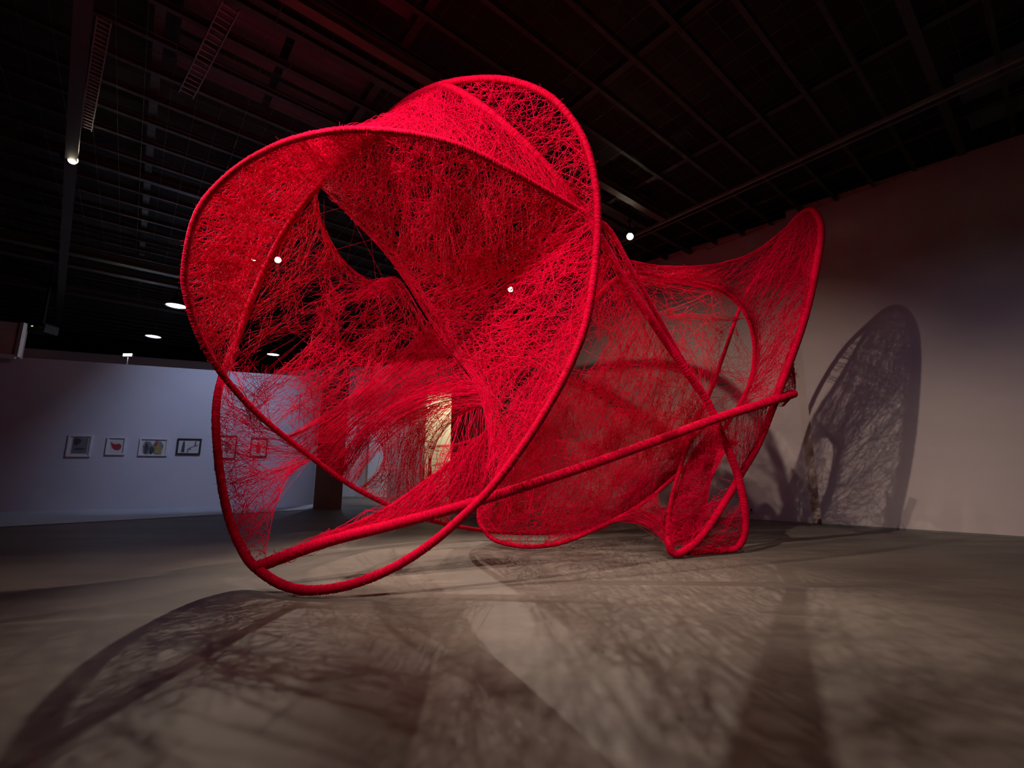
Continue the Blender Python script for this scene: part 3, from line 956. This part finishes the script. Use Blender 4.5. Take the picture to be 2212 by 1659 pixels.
# rear net with two openings
web(E_((790, 925, 5.9), (850, 895, 5.9), (900, 880, 5.9), (960, 875, 5.9), (1040, 870, 5.6)), E_(('A', 20.3, 22.4)), mid=((830, 995, 6.2), (855, 988, 6.2), (880, 985, 6.2), (908, 985, 6.2), (932, 985, 6.2)),
    cov=3.6, sig=.10, side0=9, side1=9, gap=.5, prim=.35, thick=.05)
web(E_((925, 960, 6.1), (935, 1010, 6.3), (930, 1080, 6.4), (900, 1105, 6.6)), E_((1062, 930, 5.0), (1055, 980, 4.9), (1040, 1040, 4.75), (1010, 1080, 4.8)), cov=.6, k=.15, sig=.12, gap=.4, prim=.7, side0=10)
# along the slanting bar
web(E_(('E', .05, 3.2)), E_((590, 1210, 4.28), (700, 1160, 4.5), (800, 1118, 4.7), (880, 1068, 4.9), (950, 1015, 5.0), (1010, 965, 5.0), (1056, 925, 5.05)), cov=4.5, k=0, sig=.16, gap=.1, prim=.35, rim1=260)
web(E_(('E', 2.2, 3.5)), E_((990, 900, 5.3), (1030, 880, 5.2), (1062, 900, 5.1)), cov=1.2, k=.05, sig=.2, gap=.5, prim=.6)
# left fin
web(E_(('G', 7.1, 2.2)), E_(('A', 17.2, 19.3), (625, 1020, 5.0), (598, 1080, 4.75), (582, 1150, 4.5), (570, 1218, 4.25)), cov=2.3, prim=.3, k=.0, sig=.13, gap=.6, hub=.45, rim1=14)
web(E_(('G', 6, 3)), E_(('A', 17.8, 19.0), (600, 1050, 4.9)), cov=.35, k=.05, sig=.25, gap=.5, hub=.5)
# big rear sheet below the long tube
web(E_(('H', 6, 11)), E_(('C', 17.2, 16.4), ('A', 23.2, 31)), cov=3.0, prim=.25, k=.04, sig=.12, gap=.5, voids=((1263, 765, 5.55, .18),))
web(E_((1130, 830, 5.9), (1230, 850, 6.1), (1330, 880, 6.2), (1470, 890, 6.4)), E_(('C', 16.8, 10)), cov=.9, k=.06, sig=.14, gap=.5)
web(E_(('A', 24.6, 27)), E_(('C', 13.6, 11.3)), cov=1.0, k=0, sig=.06, gap=.2, hub=.05)
web(E_(('A', 23.35, 23.6)), E_(('C', 15.0, 14.6)), cov=.5, k=0, sig=.2, prim=.95, gap=0)
# strip between the two tubes right of the tall hoop
web(E_(('A', 0.1, 3.6)), E_(('H', 8.9, 5.8)), cov=1.4, k=0, sig=.06, gap=.4, thick=.012)
# inside the rear arch
web(E_(('H', 6.8, 10)), E_(('C', 2.4, 4.0), ('F', 15.4, 17.6)), prim=.25, cov=.8, k=.0, sig=.18, gap=.4, hub=.5, side0=14)
web(E_(('C', 4.6, 7.6)), E_(('F', 15.4, 17.6)), cov=.45, k=.05, sig=.2, gap=.6, hub=.7)
# the ear
web(E_(('C', 0, 7.3)), E_((1358, 562, 5.0), (1400, 572, 5.2), (1450, 579, 5.45), (1550, 572, 5.8), (1630, 547, 5.95), (1690, 500, 6.0), ('F', 12.4, 6.4)), cov=2.7, prim=.35, k=.03, sig=.07, rim0=200, rim1=190, side0=60, gap=.6, hub=.4)
web(E_(('F', 14.6, 12.2)), E_(('F', 8.4, 11.4)), cov=1.7, k=.05, sig=.1, gap=.5)
web(E_(('F', 7.3, 6.1)), E_((1711, 775, 5.95), (1717, 815, 5.9), (1716, 850, 5.86), (1690, 878, 5.85)), cov=3.0, k=0, sig=.1, gap=.1, rim1=40)
web(E_(('C', 5.5, 8)), E_(('F', 16.4, 18.4)), cov=.5, k=.05, sig=.16, gap=.5)
# below the bar, towards the foot
web(E_(('E', 6.05, 7.9)), E_(('H', 11.2, 12.1), ('F', 4.1, 5.2)), cov=2.4, k=0, sig=.12, gap=.5)
web(E_((1480, 905, 6.9), (1520, 900, 6.5), (1560, 905, 6.1)), E_((1462, 1010, 6.9), (1500, 1020, 6.6), (1548, 1000, 6.2)), cov=1.5, k=.05, sig=.12, gap=.4)
web(E_((1530, 930, 6.9), (1492, 985, 6.7), (1464, 1050, 6.5), (1446, 1120, 6.0), (1448, 1185, 5.65)), E_((1592, 955, 5.9), (1562, 985, 6.0), (1534, 1045, 6.0), (1526, 1100, 5.9), (1500, 1172, 5.7)),
    cov=5.5, k=.02, sig=.08, rim0=60, rim1=60, gap=.2)
web(E_(('F', .3, 3.3)), E_((1472, 1140, 5.75), (1500, 1105, 5.85), (1532, 1088, 5.9)), cov=3.0, k=0, sig=.12, gap=.2)
web(E_(('F', 3.0, 4.0)), E_((1530, 1098, 5.9), (1560, 1000, 6.0), (1590, 958, 5.9)), cov=.16, k=0, sig=.15, prim=.95, gap=0)
# low web between the two feet and back to the rear hoop
web(E_(('H', 13.0, 16.9)), E_((1536, 1118, 5.95), (1520, 1150, 5.8), (1500, 1176, 5.65), (1480, 1194, 5.55)), cov=2.6, k=.02, sig=.12, gap=.4, prim=.7)
web(E_((1444, 1095, 6.4), (1441, 1140, 6.0), (1444, 1182, 5.7)), E_(('C', 9.9, 11.7)), mid=((1420, 1090, 6.4), (1398, 1108, 6.3), (1380, 1130, 6.15)), cov=3.0, sig=.14, prim=.7, gap=.2, side0=8, side1=20)
# single threads across the eye
eye = []
for a, b in (((690, 462, 5.9), (1060, 350, 4.6)), ((765, 480, 5.7), (860, 660, 6.0)), ((800, 500, 5.7), (812, 606, 6.3)), ((770, 470, 5.7), (748, 570, 6.2)), ((640, 560, 5.9), (812, 515, 5.8)), ((700, 600, 6.1), (700, 430, 5.7))):
    p, q = at(*a), at(*b)
    eye.append(np.stack([p, (p + q) / 2 + [0, 0, -.01], q]))
o = link('loose_thread', strands('loose_thread', [(np.array(eye), RT)]), M['yarn'], sculpt)
tag(o, kind='stuff')
print('threads', N_THREADS, 'verts', sum(len(o.data.vertices) for o in bpy.data.objects if o.type == 'MESH'))
